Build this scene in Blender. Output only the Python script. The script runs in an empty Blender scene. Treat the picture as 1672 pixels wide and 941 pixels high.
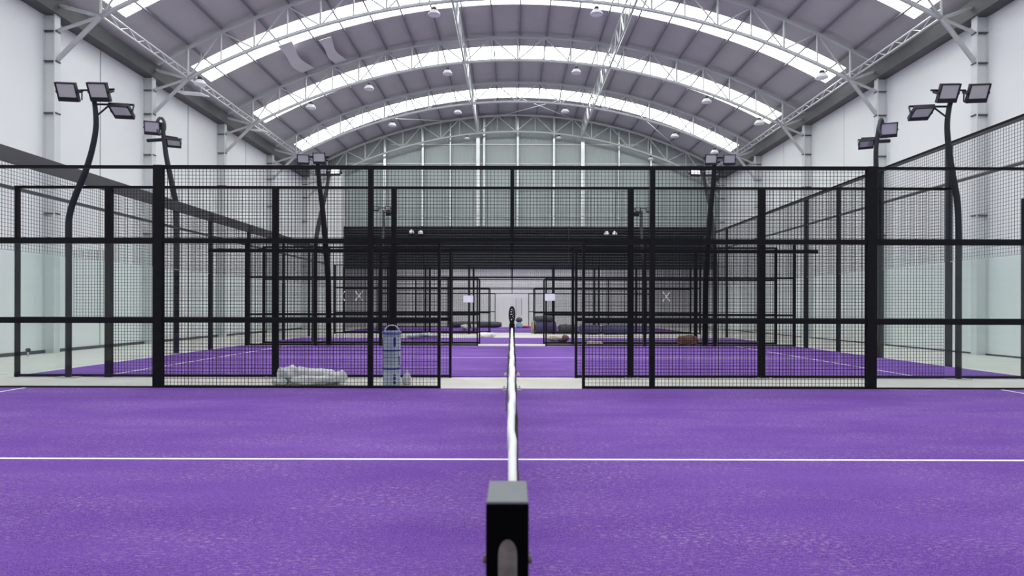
import bpy, bmesh, math, random
from mathutils import Vector, Matrix

C = bpy.context.scene.collection
PI = math.pi

# ------------------------------------------------------------------ camera, world, exposure
F, HX, HY, CAMZ = 1030.0, 836.0, 505.0, 1.35          # focal length in pixels, vanishing point, eye height
sc = bpy.context.scene
cam_data = bpy.data.cameras.new('camera')
cam = bpy.data.objects.new('camera', cam_data); C.objects.link(cam)
cam_data.sensor_width = 36.0
cam_data.lens = F / 1672.0 * 36.0
cam_data.shift_y = (HY - 470.5) / 1672.0
cam_data.clip_start = 0.05
cam_data.clip_end = 200
cam_data.dof.use_dof = True
cam_data.dof.focus_distance = 11.0
cam_data.dof.aperture_fstop = 5.6
cam.location = (0, 0, CAMZ)
cam.rotation_euler = (Matrix.Rotation(PI/2, 3, 'X') @ Matrix.Rotation(math.radians(0.12), 3, 'Z')).to_euler()
sc.camera = cam

SKYLIGHT_POWER = 7.6
world = bpy.data.worlds.new('world'); sc.world = world
world.use_nodes = True
bg = world.node_tree.nodes['Background']
bg.inputs[0].default_value = (0.96, 0.99, 0.98, 1)
bg.inputs[1].default_value = 0.72
sc.view_settings.view_transform = 'Standard'
sc.view_settings.look = 'None'
sc.view_settings.gamma = 1.0
sc.view_settings.use_curve_mapping = False
sc.view_settings.exposure = 0.0
try:
    sc.cycles.transparent_max_bounces = 48
    sc.cycles.max_bounces = 8
    sc.cycles.diffuse_bounces = 5
except Exception:
    pass

# ------------------------------------------------------------------ materials
def mat(name, col, rough=0.6, metal=0.0, noise=None, bump=None, spec=0.4):
    """noise = (scale, amount, second colour); bump = (scale, strength)"""
    m = bpy.data.materials.new(name); m.use_nodes = True
    nt = m.node_tree; b = nt.nodes['Principled BSDF']
    b.inputs['Base Color'].default_value = (*col, 1)
    b.inputs['Roughness'].default_value = rough
    b.inputs['Metallic'].default_value = metal
    b.inputs['Specular IOR Level'].default_value = spec
    tc = nt.nodes.new('ShaderNodeTexCoord')
    if noise:
        n = nt.nodes.new('ShaderNodeTexNoise'); n.inputs['Scale'].default_value = noise[0]
        n.inputs['Detail'].default_value = 6
        nt.links.new(tc.outputs['Object'], n.inputs['Vector'])
        r = nt.nodes.new('ShaderNodeMapRange'); r.inputs['From Min'].default_value = 0.35
        r.inputs['From Max'].default_value = 0.7; r.inputs['To Max'].default_value = noise[1]
        nt.links.new(n.outputs['Fac'], r.inputs['Value'])
        mx = nt.nodes.new('ShaderNodeMix'); mx.data_type = 'RGBA'
        mx.inputs['A'].default_value = (*col, 1); mx.inputs['B'].default_value = (*noise[2], 1)
        nt.links.new(r.outputs['Result'], mx.inputs['Factor'])
        nt.links.new(mx.outputs['Result'], b.inputs['Base Color'])
    if bump:
        n2 = nt.nodes.new('ShaderNodeTexNoise'); n2.inputs['Scale'].default_value = bump[0]
        n2.inputs['Detail'].default_value = 4
        nt.links.new(tc.outputs['Object'], n2.inputs['Vector'])
        bp = nt.nodes.new('ShaderNodeBump'); bp.inputs['Strength'].default_value = bump[1]
        bp.inputs['Distance'].default_value = 0.02
        nt.links.new(n2.outputs['Fac'], bp.inputs['Height'])
        nt.links.new(bp.outputs['Normal'], b.inputs['Normal'])
    return m

def turf_mat():
    m = bpy.data.materials.new('purple_turf'); m.use_nodes = True
    nt = m.node_tree; L = nt.links; b = nt.nodes['Principled BSDF']
    b.inputs['Roughness'].default_value = 0.85
    b.inputs['Specular IOR Level'].default_value = 0.15
    tc = nt.nodes.new('ShaderNodeTexCoord')
    def noise(scale, detail, stretch=None, rough=0.6):
        n = nt.nodes.new('ShaderNodeTexNoise'); n.inputs['Scale'].default_value = scale
        n.inputs['Detail'].default_value = detail; n.inputs['Roughness'].default_value = rough
        if stretch:
            mp = nt.nodes.new('ShaderNodeMapping'); mp.inputs['Scale'].default_value = stretch
            L.new(tc.outputs['Object'], mp.inputs['Vector']); L.new(mp.outputs['Vector'], n.inputs['Vector'])
        else:
            L.new(tc.outputs['Object'], n.inputs['Vector'])
        return n
    def rng(src, a, c, lo, hi):
        r = nt.nodes.new('ShaderNodeMapRange')
        for k, v in (('From Min', a), ('From Max', c), ('To Min', lo), ('To Max', hi)): r.inputs[k].default_value = v
        L.new(src, r.inputs['Value']); return r.outputs['Result']
    def mix(fac, A, B):
        x = nt.nodes.new('ShaderNodeMix'); x.data_type = 'RGBA'
        L.new(fac, x.inputs['Factor'])
        for k, v in (('A', A), ('B', B)):
            if isinstance(v, tuple): x.inputs[k].default_value = (*v, 1)
            else: L.new(v, x.inputs[k])
        return x.outputs['Result']
    fine = noise(95, 5, None, 0.75)
    col = mix(rng(fine.outputs['Fac'], 0.40, 0.60, 0, 1), (0.070, 0.021, 0.195), (0.200, 0.083, 0.43))
    big = noise(0.7, 5, (0.5, 1.6, 1))
    col = mix(rng(big.outputs['Fac'], 0.4, 0.7, 0, 0.30), col, (0.25, 0.122, 0.50))
    # sand left among the blades
    sp = noise(42, 8, (0.6, 1.5, 1), 0.8); patch = noise(1.1, 4, (0.6, 1.4, 1))
    mul = nt.nodes.new('ShaderNodeMath'); mul.operation = 'MULTIPLY'
    L.new(rng(sp.outputs['Fac'], 0.51, 0.63, 0, 1), mul.inputs[0])
    L.new(rng(patch.outputs['Fac'], 0.38, 0.64, 0.15, 1.0), mul.inputs[1])
    col = mix(rng(mul.outputs[0], 0, 1, 0, 0.62), col, (0.52, 0.40, 0.51))
    L.new(col, b.inputs['Base Color'])
    bp = nt.nodes.new('ShaderNodeBump'); bp.inputs['Strength'].default_value = 0.5
    bp.inputs['Distance'].default_value = 0.012
    L.new(fine.outputs['Fac'], bp.inputs['Height']); L.new(bp.outputs['Normal'], b.inputs['Normal'])
    return m

def ribbed_mat(name, col, axis, scale, strength, col2=None):
    """sheet cladding with ribs"""
    m = mat(name, col, 0.55, 0.0, (0.35, 0.35, col2 or tuple(c*0.86 for c in col)))
    nt = m.node_tree; b = nt.nodes['Principled BSDF']
    tc = nt.nodes.new('ShaderNodeTexCoord')
    w = nt.nodes.new('ShaderNodeTexWave'); w.wave_type = 'BANDS'; w.bands_direction = axis
    w.inputs['Scale'].default_value = scale
    nt.links.new(tc.outputs['Object'], w.inputs['Vector'])
    bp = nt.nodes.new('ShaderNodeBump'); bp.inputs['Strength'].default_value = strength
    bp.inputs['Distance'].default_value = 0.03
    nt.links.new(w.outputs['Fac'], bp.inputs['Height']); nt.links.new(bp.outputs['Normal'], b.inputs['Normal'])
    return m

def glass_mat():
    m = bpy.data.materials.new('clear_glass'); m.use_nodes = True
    nt = m.node_tree; L = nt.links
    for n in list(nt.nodes): nt.nodes.remove(n)
    out = nt.nodes.new('ShaderNodeOutputMaterial')
    tr = nt.nodes.new('ShaderNodeBsdfTransparent'); tr.inputs[0].default_value = (0.968, 0.988, 0.981, 1)
    gl = nt.nodes.new('ShaderNodeBsdfGlossy'); gl.inputs['Roughness'].default_value = 0.03
    lw = nt.nodes.new('ShaderNodeLayerWeight'); lw.inputs['Blend'].default_value = 0.5
    pw = nt.nodes.new('ShaderNodeMath'); pw.operation = 'POWER'; pw.inputs[1].default_value = 5
    L.new(lw.outputs['Facing'], pw.inputs[0])
    fr = nt.nodes.new('ShaderNodeMath'); fr.operation = 'MULTIPLY_ADD'
    L.new(pw.outputs[0], fr.inputs[0]); fr.inputs[1].default_value = 0.30; fr.inputs[2].default_value = 0.025
    mx = nt.nodes.new('ShaderNodeMixShader')
    L.new(fr.outputs[0], mx.inputs[0]); L.new(tr.outputs[0], mx.inputs[1]); L.new(gl.outputs[0], mx.inputs[2])
    L.new(mx.outputs[0], out.inputs[0])
    return m

def emit_mat(name, col, power):
    m = bpy.data.materials.new(name); m.use_nodes = True
    nt = m.node_tree; b = nt.nodes['Principled BSDF']
    b.inputs['Base Color'].default_value = (0.8, 0.8, 0.8, 1)
    b.inputs['Emission Color'].default_value = (*col, 1)
    b.inputs['Emission Strength'].default_value = power
    return m

M = dict(
    turf=turf_mat(),
    line=mat('white_line_turf', (0.80, 0.78, 0.82), 0.85, 0, (60, 0.35, (0.55, 0.45, 0.68))),
    concrete=mat('bare_concrete', (0.60, 0.585, 0.555), 0.8, 0, (1.3, 0.5, (0.50, 0.48, 0.455)), (30, 0.1)),
    wall=mat('painted_wall', (0.785, 0.81, 0.82), 0.6, 0, (0.3, 0.45, (0.735, 0.765, 0.77))),
    white_wall=mat('white_wall', (0.78, 0.79, 0.79), 0.6, 0, (0.6, 0.3, (0.70, 0.71, 0.71))),
    gable=ribbed_mat('gable_cladding', (0.325, 0.37, 0.365), 'X', 2.2, 0.35),
    ceiling=mat('roof_foil', (0.47, 0.455, 0.475), 0.55, 0, (0.9, 0.6, (0.41, 0.395, 0.42)), (1.3, 0.4)),
    foil=mat('pale_foil', (0.62, 0.60, 0.63), 0.5),
    slat=mat('louver_slat', (0.055, 0.058, 0.07), 0.5),
    purlin=mat('purlin_steel', (0.20, 0.20, 0.225), 0.5, 0.1),
    steel=mat('grey_painted_steel', (0.50, 0.52, 0.53), 0.4, 0.2, (2.0, 0.4, (0.41, 0.43, 0.44))),
    column=mat('pale_column_paint', (0.64, 0.665, 0.68), 0.5, 0.0, (1.0, 0.5, (0.56, 0.585, 0.60))),
    galv=mat('galvanised_steel', (0.66, 0.68, 0.69), 0.28, 0.6, (3.0, 0.5, (0.5, 0.52, 0.53))),
    gutter=mat('eave_gutter', (0.10, 0.103, 0.108), 0.6, 0.1, (1.2, 0.5, (0.06, 0.06, 0.063))),  # darkened so the colour carries the roof's shade along the eave
    black=mat('black_powder_coat', (0.006, 0.0065, 0.008), 0.55, 0.0, (8, 0.4, (0.011, 0.012, 0.015)), spec=0.12),
    bluish=mat('blue_black_coat', (0.014, 0.018, 0.024), 0.45, 0.0, (8, 0.4, (0.022, 0.027, 0.034)), spec=0.2),
    wire=mat('black_wire', (0.007, 0.0075, 0.009), 0.6, spec=0.1),
    band=mat('dark_fence_band', (0.05, 0.052, 0.058), 0.5, 0.0, (2.0, 0.5, (0.075, 0.078, 0.085))),
    palewire=mat('grey_wire', (0.10, 0.105, 0.11), 0.5),
    glass=glass_mat(),
    sky=emit_mat('translucent_skylight', (0.97, 1.0, 0.965), SKYLIGHT_POWER),
    rear_fill=emit_mat('rear_fill_glow', (0.99, 1.0, 0.97), 4.2),  # glow of the added panel that brightens the lower hall
    louver=mat('dark_louver', (0.018, 0.02, 0.025), 0.5, 0.0, (0.5, 0.6, (0.03, 0.031, 0.037))),
    lampglass=mat('floodlight_glass', (0.46, 0.45, 0.50), 0.12, 0.3),
    lampwhite=mat('white_reflector', (0.80, 0.80, 0.82), 0.35),
    darkcap=mat('dark_lamp_cap', (0.03, 0.03, 0.035), 0.4),
    tape=mat('white_net_tape', (0.74, 0.76, 0.76), 0.7, 0, (25, 0.2, (0.7, 0.72, 0.74))),
    net=mat('black_net_cord', (0.012, 0.012, 0.014), 0.8),
    posttop=mat('grey_post_cap', (0.15, 0.165, 0.185), 0.5),
    nearpost=mat('near_post_black', (0.0025, 0.0025, 0.003), 0.8, spec=0.02),
    slot=mat('worn_slot_metal', (0.24, 0.215, 0.19), 0.6, 0.1, (30, 0.8, (0.08, 0.07, 0.065))),
    plastic=mat('grey_white_plastic', (0.68, 0.70, 0.72), 0.28, 0, (6, 0.7, (0.42, 0.44, 0.47)), (9, 0.5)),
    rollbody=mat('wrapped_roll_film', (0.52, 0.585, 0.68), 0.3, 0, (10, 0.7, (0.36, 0.43, 0.56)), (14, 0.35)),
    blue=mat('blue_strap', (0.03, 0.055, 0.30), 0.5),
    paper=mat('white_paper', (0.84, 0.84, 0.90), 0.7, 0, (12, 0.2, (0.76, 0.76, 0.85))),
    brown=mat('brown_turf_backing', (0.42, 0.34, 0.26), 0.85, 0, (7, 0.8, (0.25, 0.19, 0.15))),
    sand=mat('sand_colour_backing', (0.56, 0.48, 0.34), 0.85, 0, (7, 0.6, (0.4, 0.33, 0.24))),
    rust=mat('reddish_heap', (0.26, 0.12, 0.10), 0.8, 0, (7, 0.7, (0.12, 0.07, 0.06))),
    darkgrey=mat('dark_grey_roll', (0.06, 0.062, 0.07), 0.6, 0, (5, 0.6, (0.10, 0.10, 0.11))),
    tarp=mat('violet_tarp', (0.085, 0.06, 0.19), 0.6, 0, (4, 0.7, (0.05, 0.045, 0.08))),
    navy=mat('navy_roll', (0.06, 0.05, 0.17), 0.6, 0, (4, 0.7, (0.05, 0.05, 0.07))),
    lightblue=mat('light_blue_bag', (0.33, 0.47, 0.62), 0.6, 0, (9, 0.4, (0.2, 0.3, 0.45))),
    red=mat('red_cloth', (0.42, 0.03, 0.08), 0.7),
    seam=mat('wall_seam', (0.42, 0.44, 0.46), 0.6),
)

# ------------------------------------------------------------------ mesh helpers
class MB:
    def __init__(s): s.v = []; s.f = []
    def box(s, x0, x1, y0, y1, z0, z1):
        n = len(s.v)
        s.v += [(x0,y0,z0),(x1,y0,z0),(x1,y1,z0),(x0,y1,z0),(x0,y0,z1),(x1,y0,z1),(x1,y1,z1),(x0,y1,z1)]
        s.f += [tuple(n+i for i in q) for q in ((0,3,2,1),(4,5,6,7),(0,1,5,4),(1,2,6,5),(2,3,7,6),(3,0,4,7))]
        return s
    def obox(s, c, R, hx, hy, hz):
        n = len(s.v); c = Vector(c)
        for sz in (-1, 1):
            for sx, sy in ((-1,-1),(1,-1),(1,1),(-1,1)):
                s.v.append(tuple(c + R @ Vector((sx*hx, sy*hy, sz*hz))))
        s.f += [tuple(n+i for i in q) for q in ((0,3,2,1),(4,5,6,7),(0,1,5,4),(1,2,6,5),(2,3,7,6),(3,0,4,7))]
        return s
    def tube(s, pts, r, seg=8, caps=True, ry=None):
        """round bar swept along a polyline; r a number or one per point"""
        pts = [Vector(p) for p in pts]; n0 = len(s.v); N = len(pts)
        up = None
        for i, p in enumerate(pts):
            t = (pts[min(i+1, N-1)] - pts[max(i-1, 0)]).normalized()
            if up is None:
                up = Vector((0,0,1)) if abs(t.z) < 0.9 else Vector((0,1,0))
            a = t.cross(up).normalized(); b = a.cross(t).normalized(); up = b
            rr = r[i] if isinstance(r, (list, tuple)) else r
            rb = rr if ry is None else ry
            for k in range(seg):
                an = 2*PI*k/seg + PI/seg
                s.v.append(tuple(p + a*(rr*math.cos(an)) + b*(rb*math.sin(an))))
        for i in range(N-1):
            for k in range(seg):
                k2 = (k+1) % seg
                s.f.append((n0+i*seg+k, n0+i*seg+k2, n0+(i+1)*seg+k2, n0+(i+1)*seg+k))
        if caps:
            s.f.append(tuple(n0+k for k in reversed(range(seg))))
            s.f.append(tuple(n0+(N-1)*seg+k for k in range(seg)))
        return s
    def lathe(s, prof, c=(0,0,0), seg=20):
        """prof = [(radius, z)] turned about the vertical axis through c"""
        n0 = len(s.v); N = len(prof)
        for r, z in prof:
            for k in range(seg):
                a = 2*PI*k/seg
                s.v.append((c[0]+r*math.cos(a), c[1]+r*math.sin(a), c[2]+z))
        for i in range(N-1):
            for k in range(seg):
                k2 = (k+1) % seg
                s.f.append((n0+i*seg+k, n0+i*seg+k2, n0+(i+1)*seg+k2, n0+(i+1)*seg+k))
        s.f.append(tuple(n0+k for k in reversed(range(seg))))
        s.f.append(tuple(n0+(N-1)*seg+k for k in range(seg)))
        return s
    def build(s, name, m, parent=None, smooth=False, bevel=0.0):
        me = bpy.data.meshes.new(name); me.from_pydata(s.v, [], s.f); me.update()
        me.materials.append(m)
        if smooth:
            for p in me.polygons: p.use_smooth = True
        o = bpy.data.objects.new(name, me); C.objects.link(o)
        if parent is not None:
            o.parent = parent
            o.location = -Vector(parent.location) if parent.parent is None else (0,0,0)
        if bevel:
            b = o.modifiers.new('bevel', 'BEVEL'); b.width = bevel; b.segments = 2
        return o

def tag(o, label, cat, group=None, kind=None):
    o['label'] = label; o['category'] = cat
    if group: o['group'] = group
    if kind: o['kind'] = kind
    return o
def struct(o):
    o['kind'] = 'structure'; return o
def thing(name, label, cat, loc, group=None):
    """an Empty at the thing's base; its parts are modelled in world coordinates and offset back by build()"""
    o = bpy.data.objects.new(name, None); C.objects.link(o); o.location = loc
    o.empty_display_size = 0.1
    return tag(o, label, cat, group)
def X(px, D): return (px - HX) * D / F
def Z(py, D): return CAMZ + (HY - py) * D / F

# ------------------------------------------------------------------ the hall
WL, WR, YB, Y0 = -14.0, 14.2, 42.75, -3.0
XC, RR, APEX = 0.25, 27.7, 14.5
def roof_z(x): return APEX - (RR - math.sqrt(RR*RR - (x-XC)**2))
def chord_z(x): return 13.2 - (27.1 - math.sqrt(27.1**2 - (x-XC)**2))

struct(MB().box(WL-0.3, WR+0.3, Y0, 48.6, -0.2, 0.0).build('floor', M['concrete']))
wl = struct(MB().box(WL-0.25, WL, Y0, 48.6, 0, 10.9).build('wall_left', M['wall']))
wr = struct(MB().box(WR, WR+0.25, Y0, 48.6, 0, 10.9).build('wall_right', M['wall']))
struct(MB().box(WL, WL+0.03, Y0, 48.3, 0, 0.10).build('baseboard_left', M['gutter']))
struct(MB().box(WR-0.02, WR, Y0, 48.3, 0, 0.05).build('baseboard_right', M['gutter']))
# panel joints and stained seams of the side walls
s = MB()
for y in (15.6, 21.4, 27.2, 33.1, 39.2): s.box(WL, WL+0.012, y, y+0.05, 0.1, 10.2)
s.build('panel_joint', M['seam'], wl)
s = MB()
for y in (13.4, 27.0, 33.0): s.box(WR-0.006, WR, y, y+0.02, 0.1, 10.2)
s.build('panel_joint', M['seam'], wr)

def arch_strip(x0, x1, y0, y1, th, off=0.0, n=48):
    m = MB(); xs = [x0 + (x1-x0)*i/n for i in range(n+1)]
    for x in xs:
        z = roof_z(x) + off
        m.v += [(x,y0,z),(x,y1,z),(x,y1,z+th),(x,y0,z+th)]
    for i in range(n):
        a, b = 4*i, 4*i+4
        for k in range(4):
            k2 = (k+1) % 4
            m.f.append((a+k, b+k, b+k2, a+k2))
    m.f.append((0,1,2,3)); m.f.append(tuple(4*n+k for k in (3,2,1,0)))
    return m
RX0, RX1 = WL-0.3, WR+0.3
SX0, SX1 = -13.0, 13.5
bays = [0, 6, 12, 18, 24, 30, 36]
roof = MB(); y = Y0
def add(m2):
    n = len(roof.v); roof.v.extend(m2.v); roof.f.extend(tuple(i+n for i in f) for f in m2.f)
for t in bays:
    add(arch_strip(RX0, RX1, y, t+1.5, 0.1))
    add(arch_strip(RX0, SX0, t+1.5, t+3.2, 0.1, n=6)); add(arch_strip(SX1, RX1, t+1.5, t+3.2, 0.1, n=6))
    y = t+3.2
add(arch_strip(RX0, RX1, y, YB+0.3, 0.1))
ceil = struct(roof.build('ceiling', M['ceiling']))
for i, t in enumerate(bays):
    struct(arch_strip(SX0, SX1, t+1.5, t+3.2, 0.03, 0.03).build('window_%d' % (i+1), M['sky']))
# purlins run the length of the roof
for k in range(-10, 11):
    x = XC + k*1.27 + 0.1
    z = roof_z(x) - 0.002
    R = Matrix.Rotation(math.asin((x-XC)/RR), 3, 'Y')
    MB().obox((x, (Y0+YB)/2, z-0.06), R, 0.028, (YB-Y0)/2, 0.07).build('purlin', M['purlin'], ceil)
# loose foil that has come away between two purlins
def loose(x0, x1, y0, y1, sag):
    m = MB(); n = 10
    for i in range(n+1):
        f = i/n
        for j, x in enumerate((x0, x1)):
            w = 0.05*math.sin(7*f+j*2)
            zz = roof_z(x+w) - 0.15 - sag*math.sin(PI*f)*(0.6+0.4*j)
            m.v.append((x+w, y0+(y1-y0)*f, zz)); m.v.append((x+w, y0+(y1-y0)*f, zz-0.012))
    for i in range(n):
        a = 4*i; b = a+4
        m.f += [(a,a+2,b+2,b), (a+1,b+1,b+3,a+3), (a,b,b+1,a+1), (a+2,a+3,b+3,b+2)]
    m.f += [(0,1,3,2), (4*n,4*n+2,4*n+3,4*n+1)]
    return m
for a in ((-9.9,-9.35,26.6,29.6,0.18), (-8.4,-7.9,27.3,29.9,0.15)):
    loose(*a).build('loose_foil', M['foil'], ceil)
# eave gutters
for nm, x0, x1 in (('trim_1', WL, WL+0.45), ('trim_2', WR-0.45, WR)):
    struct(MB().box(x0, x1, Y0, YB, 10.12, 10.62).build(nm, M['gutter']))

# gable wall: cladding above the dark louvers, open below
gb = MB(); n = 48; xs = [WL + (WR-WL)*i/n for i in range(n+1)]
for x in xs:
    z1 = roof_z(x) + 0.05
    gb.v += [(x,YB,6.7),(x,YB+0.2,6.7),(x,YB+0.2,z1),(x,YB,z1)]
for i in range(n):
    a, b = 4*i, 4*i+4
    for k in range(4):
        k2 = (k+1) % 4; gb.f.append((a+k, b+k, b+k2, a+k2))
gb.f.append((0,1,2,3)); gb.f.append(tuple(4*n+k for k in (3,2,1,0)))
wb = struct(gb.build('wall_back', M['gable']))
g = MB()
for z in (7.6, 9.4, 11.15, 12.45): g.box(-11.2 if z < 11.2 else -8.2, 13.6 if z < 11.2 else 8.6, YB-0.06, YB, z, z+0.08)
g.build('girt', M['steel'], wb)
# white block that closes the left corner, and the lower hall behind the opening
struct(MB().box(WL, -11.35, 42.1, YB+0.3, 0, 10.9).build('wall_corner', M['white_wall']))
wrear = struct(MB().box(WL, WR, 48.3, 48.6, 0, 4.6).build('wall_rear', M['white_wall']))
struct(MB().box(WL, WR, YB+0.25, 48.6, 4.6, 4.85).build('ceiling_rear', M['white_wall']))
struct(MB().box(-9, 9, 45.0, 46.6, 4.55, 4.598).build('window_8', M['rear_fill']))  # added glowing panel, out of view above the opening, to brighten the rear wall
dd = struct(MB().box(-0.95, 1.2, 48.24, 48.3, 0, 2.45).build('door_1', M['white_wall']))
for x in (0.32, 0.72):
    MB().box(x-0.02, x+0.02, 48.19, 48.24, 0.9, 2.2).build('handle', M['seam'], dd)
MB().box(0.515, 0.525, 48.225, 48.24, 0, 2.45).build('leaf_joint', M['seam'], dd)

# ------------------------------------------------------------------ trusses, columns, girders
TY = [18.9, 24.0, 30.0, 36.0, 42.1]
TN = ['nearest arched roof truss, only its two ends in frame', 'arched grey roof truss second from the camera, cropped at its crown',
      'middle arched roof truss, third from the camera', 'arched roof truss before the last, fourth from the camera',
      'last arched roof truss standing against the gable wall']
NX = 12.6
def truss(y, label):
    t = thing('roof_truss', label, 'truss', (XC, y, 10.1), 'arched roof trusses')
    n = 60
    xs = [XC + (-NX + 2*NX*i/n) for i in range(n+1)]
    MB().tube([(x, y, chord_z(x)) for x in xs], 0.07, 8).build('bottom_chord', M['steel'], t, True)
    xt = [XC + (-13.75 + 27.5*i/n) for i in range(n+1)]
    MB().tube([(x, y, roof_z(x)-0.2) for x in xt], 0.075, 6).build('top_chord', M['steel'], t)
    w = MB(); k = 10; st = 2*NX/k
    for i in range(k+1):
        x = XC - NX + st*i
        w.tube([(x, y, chord_z(x)), (x, y, roof_z(x)-0.2)], 0.042, 6)
        if i < k:
            xm = x + st/2
            w.tube([(xm, y, chord_z(xm)), (xm, y, roof_z(xm)-0.2)], 0.03, 6)
            w.tube([(x, y, chord_z(x)), (xm, y, roof_z(xm)-0.2)], 0.032, 6)
            x2 = x + st
            w.tube([(x2, y, chord_z(x2)), (xm, y, roof_z(xm)-0.2)], 0.032, 6)
    w.build('web_lattice', M['steel'], t)
    for sg in (-1, 1):
        xn = XC + sg*NX; zn = chord_z(xn); xw = (WL+0.32) if sg < 0 else (WR-0.32)
        MB().tube([(xn, y, zn), (xw, y, 8.75)], 0.07, 8).build('knee_brace', M['steel'], t)
        MB().tube([(xn, y, zn), (xw, y, 9.65)], 0.05, 8).build('end_strut', M['steel'], t)
        MB().tube([(xn, y, zn), (xw, y, 10.45)], 0.055, 8).build('end_strut', M['steel'], t)
    return t
for y, l in zip(TY, TN): truss(y, l)

ORD = ['nearest', 'second', 'third', 'fourth', 'fifth']
for sg, side in ((-1, 'left'), (1, 'right')):
    for y, o in zip(TY, ORD):
        xw = WL if sg < 0 else WR
        d = 1 if sg < 0 else -1
        t = thing('steel_column', 'grey steel column on the %s wall, %s from the camera' % (side, o), 'column', (xw+d*0.2, y, 0), 'columns along the side walls')
        m = MB()
        for a, b in ((0.0, 0.02), (0.34, 0.37)):
            m.box(min(xw+d*a, xw+d*b), max(xw+d*a, xw+d*b), y-0.12, y+0.12, 0, 10.5)
        m.box(min(xw+d*0.02, xw+d*0.34), max(xw+d*0.02, xw+d*0.34), y-0.012, y+0.012, 0, 10.5)
        m.build('shaft', M['column'], t)
        for z in (4.2, 7.2, 8.75, 9.65):
            MB().box(min(xw+d*0.02, xw+d*0.40), max(xw+d*0.02, xw+d*0.40), y-0.10, y+0.10, z-0.035, z).build('cleat', M['gutter'], t)

def girder(x, zb, zt, label, step=1.2, y0=TY[0], y1=TY[-1], r=0.05):
    t = thing('lattice_girder', label, 'girder', (x, y0, zb))
    MB().tube([(x, y0, zb), (x, y1, zb)], r, 8).build('bottom_chord', M['galv'], t)
    MB().tube([(x, y0, zt), (x, y1, zt)], r, 8).build('top_chord', M['galv'], t)
    w = MB(); n = int((y1-y0)/step); st = (y1-y0)/n
    for i in range(n):
        a = y0+st*i
        w.tube([(x, a, zb), (x, a+st/2, zt)], r*0.5, 6); w.tube([(x, a+st/2, zt), (x, a+st, zb)], r*0.5, 6)
    w.build('web_lattice', M['galv'], t)
for x, l in ((-2.3, 'lengthwise lattice girder under the roof, left of its crown'), (4.62, 'lengthwise lattice girder under the roof, right of its crown')):
    girder(x, chord_z(x)+0.02, roof_z(x)-0.32, l)
girder(XC-NX, chord_z(XC-NX)+0.03, chord_z(XC-NX)+0.27, 'lengthwise lattice girder along the left eave', 0.9, r=0.032)
girder(XC+NX, chord_z(XC+NX)+0.03, chord_z(XC+NX)+0.27, 'lengthwise lattice girder along the right eave', 0.9, r=0.032)

# wind posts on the gable
gp = [(628, 0.16), (690, 0.13), (735, 0.07), (780, 0.24), (790, 0.14), (845, 0.13), (904, 0.13), (951, 0.24), (1010, 0.07), (1062, 0.07)]
gl = ['leftmost bright steel post on the gable wall', 'second bright post from the left on the gable wall', 'thin post on the gable wall, third from the left',
      'wide pale post on the gable wall below the left lengthwise girder', 'bright post on the gable wall just right of the left wide post',
      'post on the gable wall under the crown of the roof', 'post on the gable wall just right of the crown',
      'wide pale post on the gable wall below the right lengthwise girder', 'thin post on the gable wall, second from the right', 'rightmost thin post on the gable wall']
for (px, w), l in zip(gp, gl):
    y = YB - 0.14; x = X(px, y); zt = (min(roof_z(x-w), roof_z(x+w))-0.2) if w < 0.2 else chord_z(x)-0.1
    m = MB()
    m.box(x-w/2, x+w/2, y-0.10, y-0.08, 6.94, zt); m.box(x-w/2, x+w/2, y+0.06, y+0.08, 6.94, zt); m.box(x-0.02, x+0.02, y-0.08, y+0.06, 6.94, zt)
    tag(m.build('gable_post', M['galv']), l, 'post', 'posts on the gable wall')
# brace rods in the last bay
for i, (a, b, l) in enumerate((((-1.2,36.2), (4.4,41.9), 'thin brace rod under the crown, falling towards the right'), ((4.4,36.2), (-1.2,41.9), 'thin brace rod under the crown, falling towards the left'),
                     ((-9.5,36.2), (-4.0,41.9), 'thin brace rod under the left slope of the last bay'), ((6.2,36.2), (11.2,41.9), 'thin brace rod under the right slope of the last bay'))):
    zA, zB = roof_z(a[0])-0.34 - 0.05*(i % 2), roof_z(b[0])-0.34 - 0.05*(i % 2)
    tag(MB().tube([(a[0],a[1],zA),(b[0],b[1],zB)], 0.018, 6).build('brace_rod', M['steel']), l, 'brace')

# dark louvered front over the opening
t = thing('louver_screen', 'wide black louvered screen across the far end, below the pale gable', 'screen', (1.2, 42.4, 4.05))
x0, x1 = -11.33, 13.7
MB().box(x0, x1, 42.62, 42.74, 4.05, 6.92).build('backing_sheet', M['louver'], t)
for i in range(16):
    z = 4.09 + i*0.178
    R = Matrix.Rotation(math.radians(-28), 3, 'X')
    MB().obox(((x0+x1)/2, 42.55, z+0.07), R, (x1-x0)/2, 0.09, 0.012).build('slat', M['slat'], t)
for x in (x0+0.04, -6.2, -1.2, 3.8, 8.8, x1-0.04):
    MB().box(x-0.03, x+0.03, 42.44, 42.5, 4.05, 6.92).build('mullion', M['louver'], t)
for px, py, l in ((672, 379, 'small white triangular fixture on the black louvers, leftmost'), (687, 380, 'small white flat fixture on the black louvers beside the triangular one'),
                  (990, 381, 'small white fixture on the black louvers right of centre, left of a pair'), (1003, 381, 'small white fixture on the black louvers right of centre, right of a pair')):
    x, z = X(px, 42.4), Z(py, 42.4)
    t = thing('wall_fixture', l, 'fixture', (x, 42.42, z))
    MB().lathe([(0.10, -0.14), (0.2, -0.10), (0.14, 0.05), (0.05, 0.14)], (x, 42.3, z), 12).build('shade', M['lampwhite'], t, True)
    MB().box(x-0.04, x+0.04, 42.3, 42.44, z+0.02, z+0.08).build('bracket', M['darkcap'], t)

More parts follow.
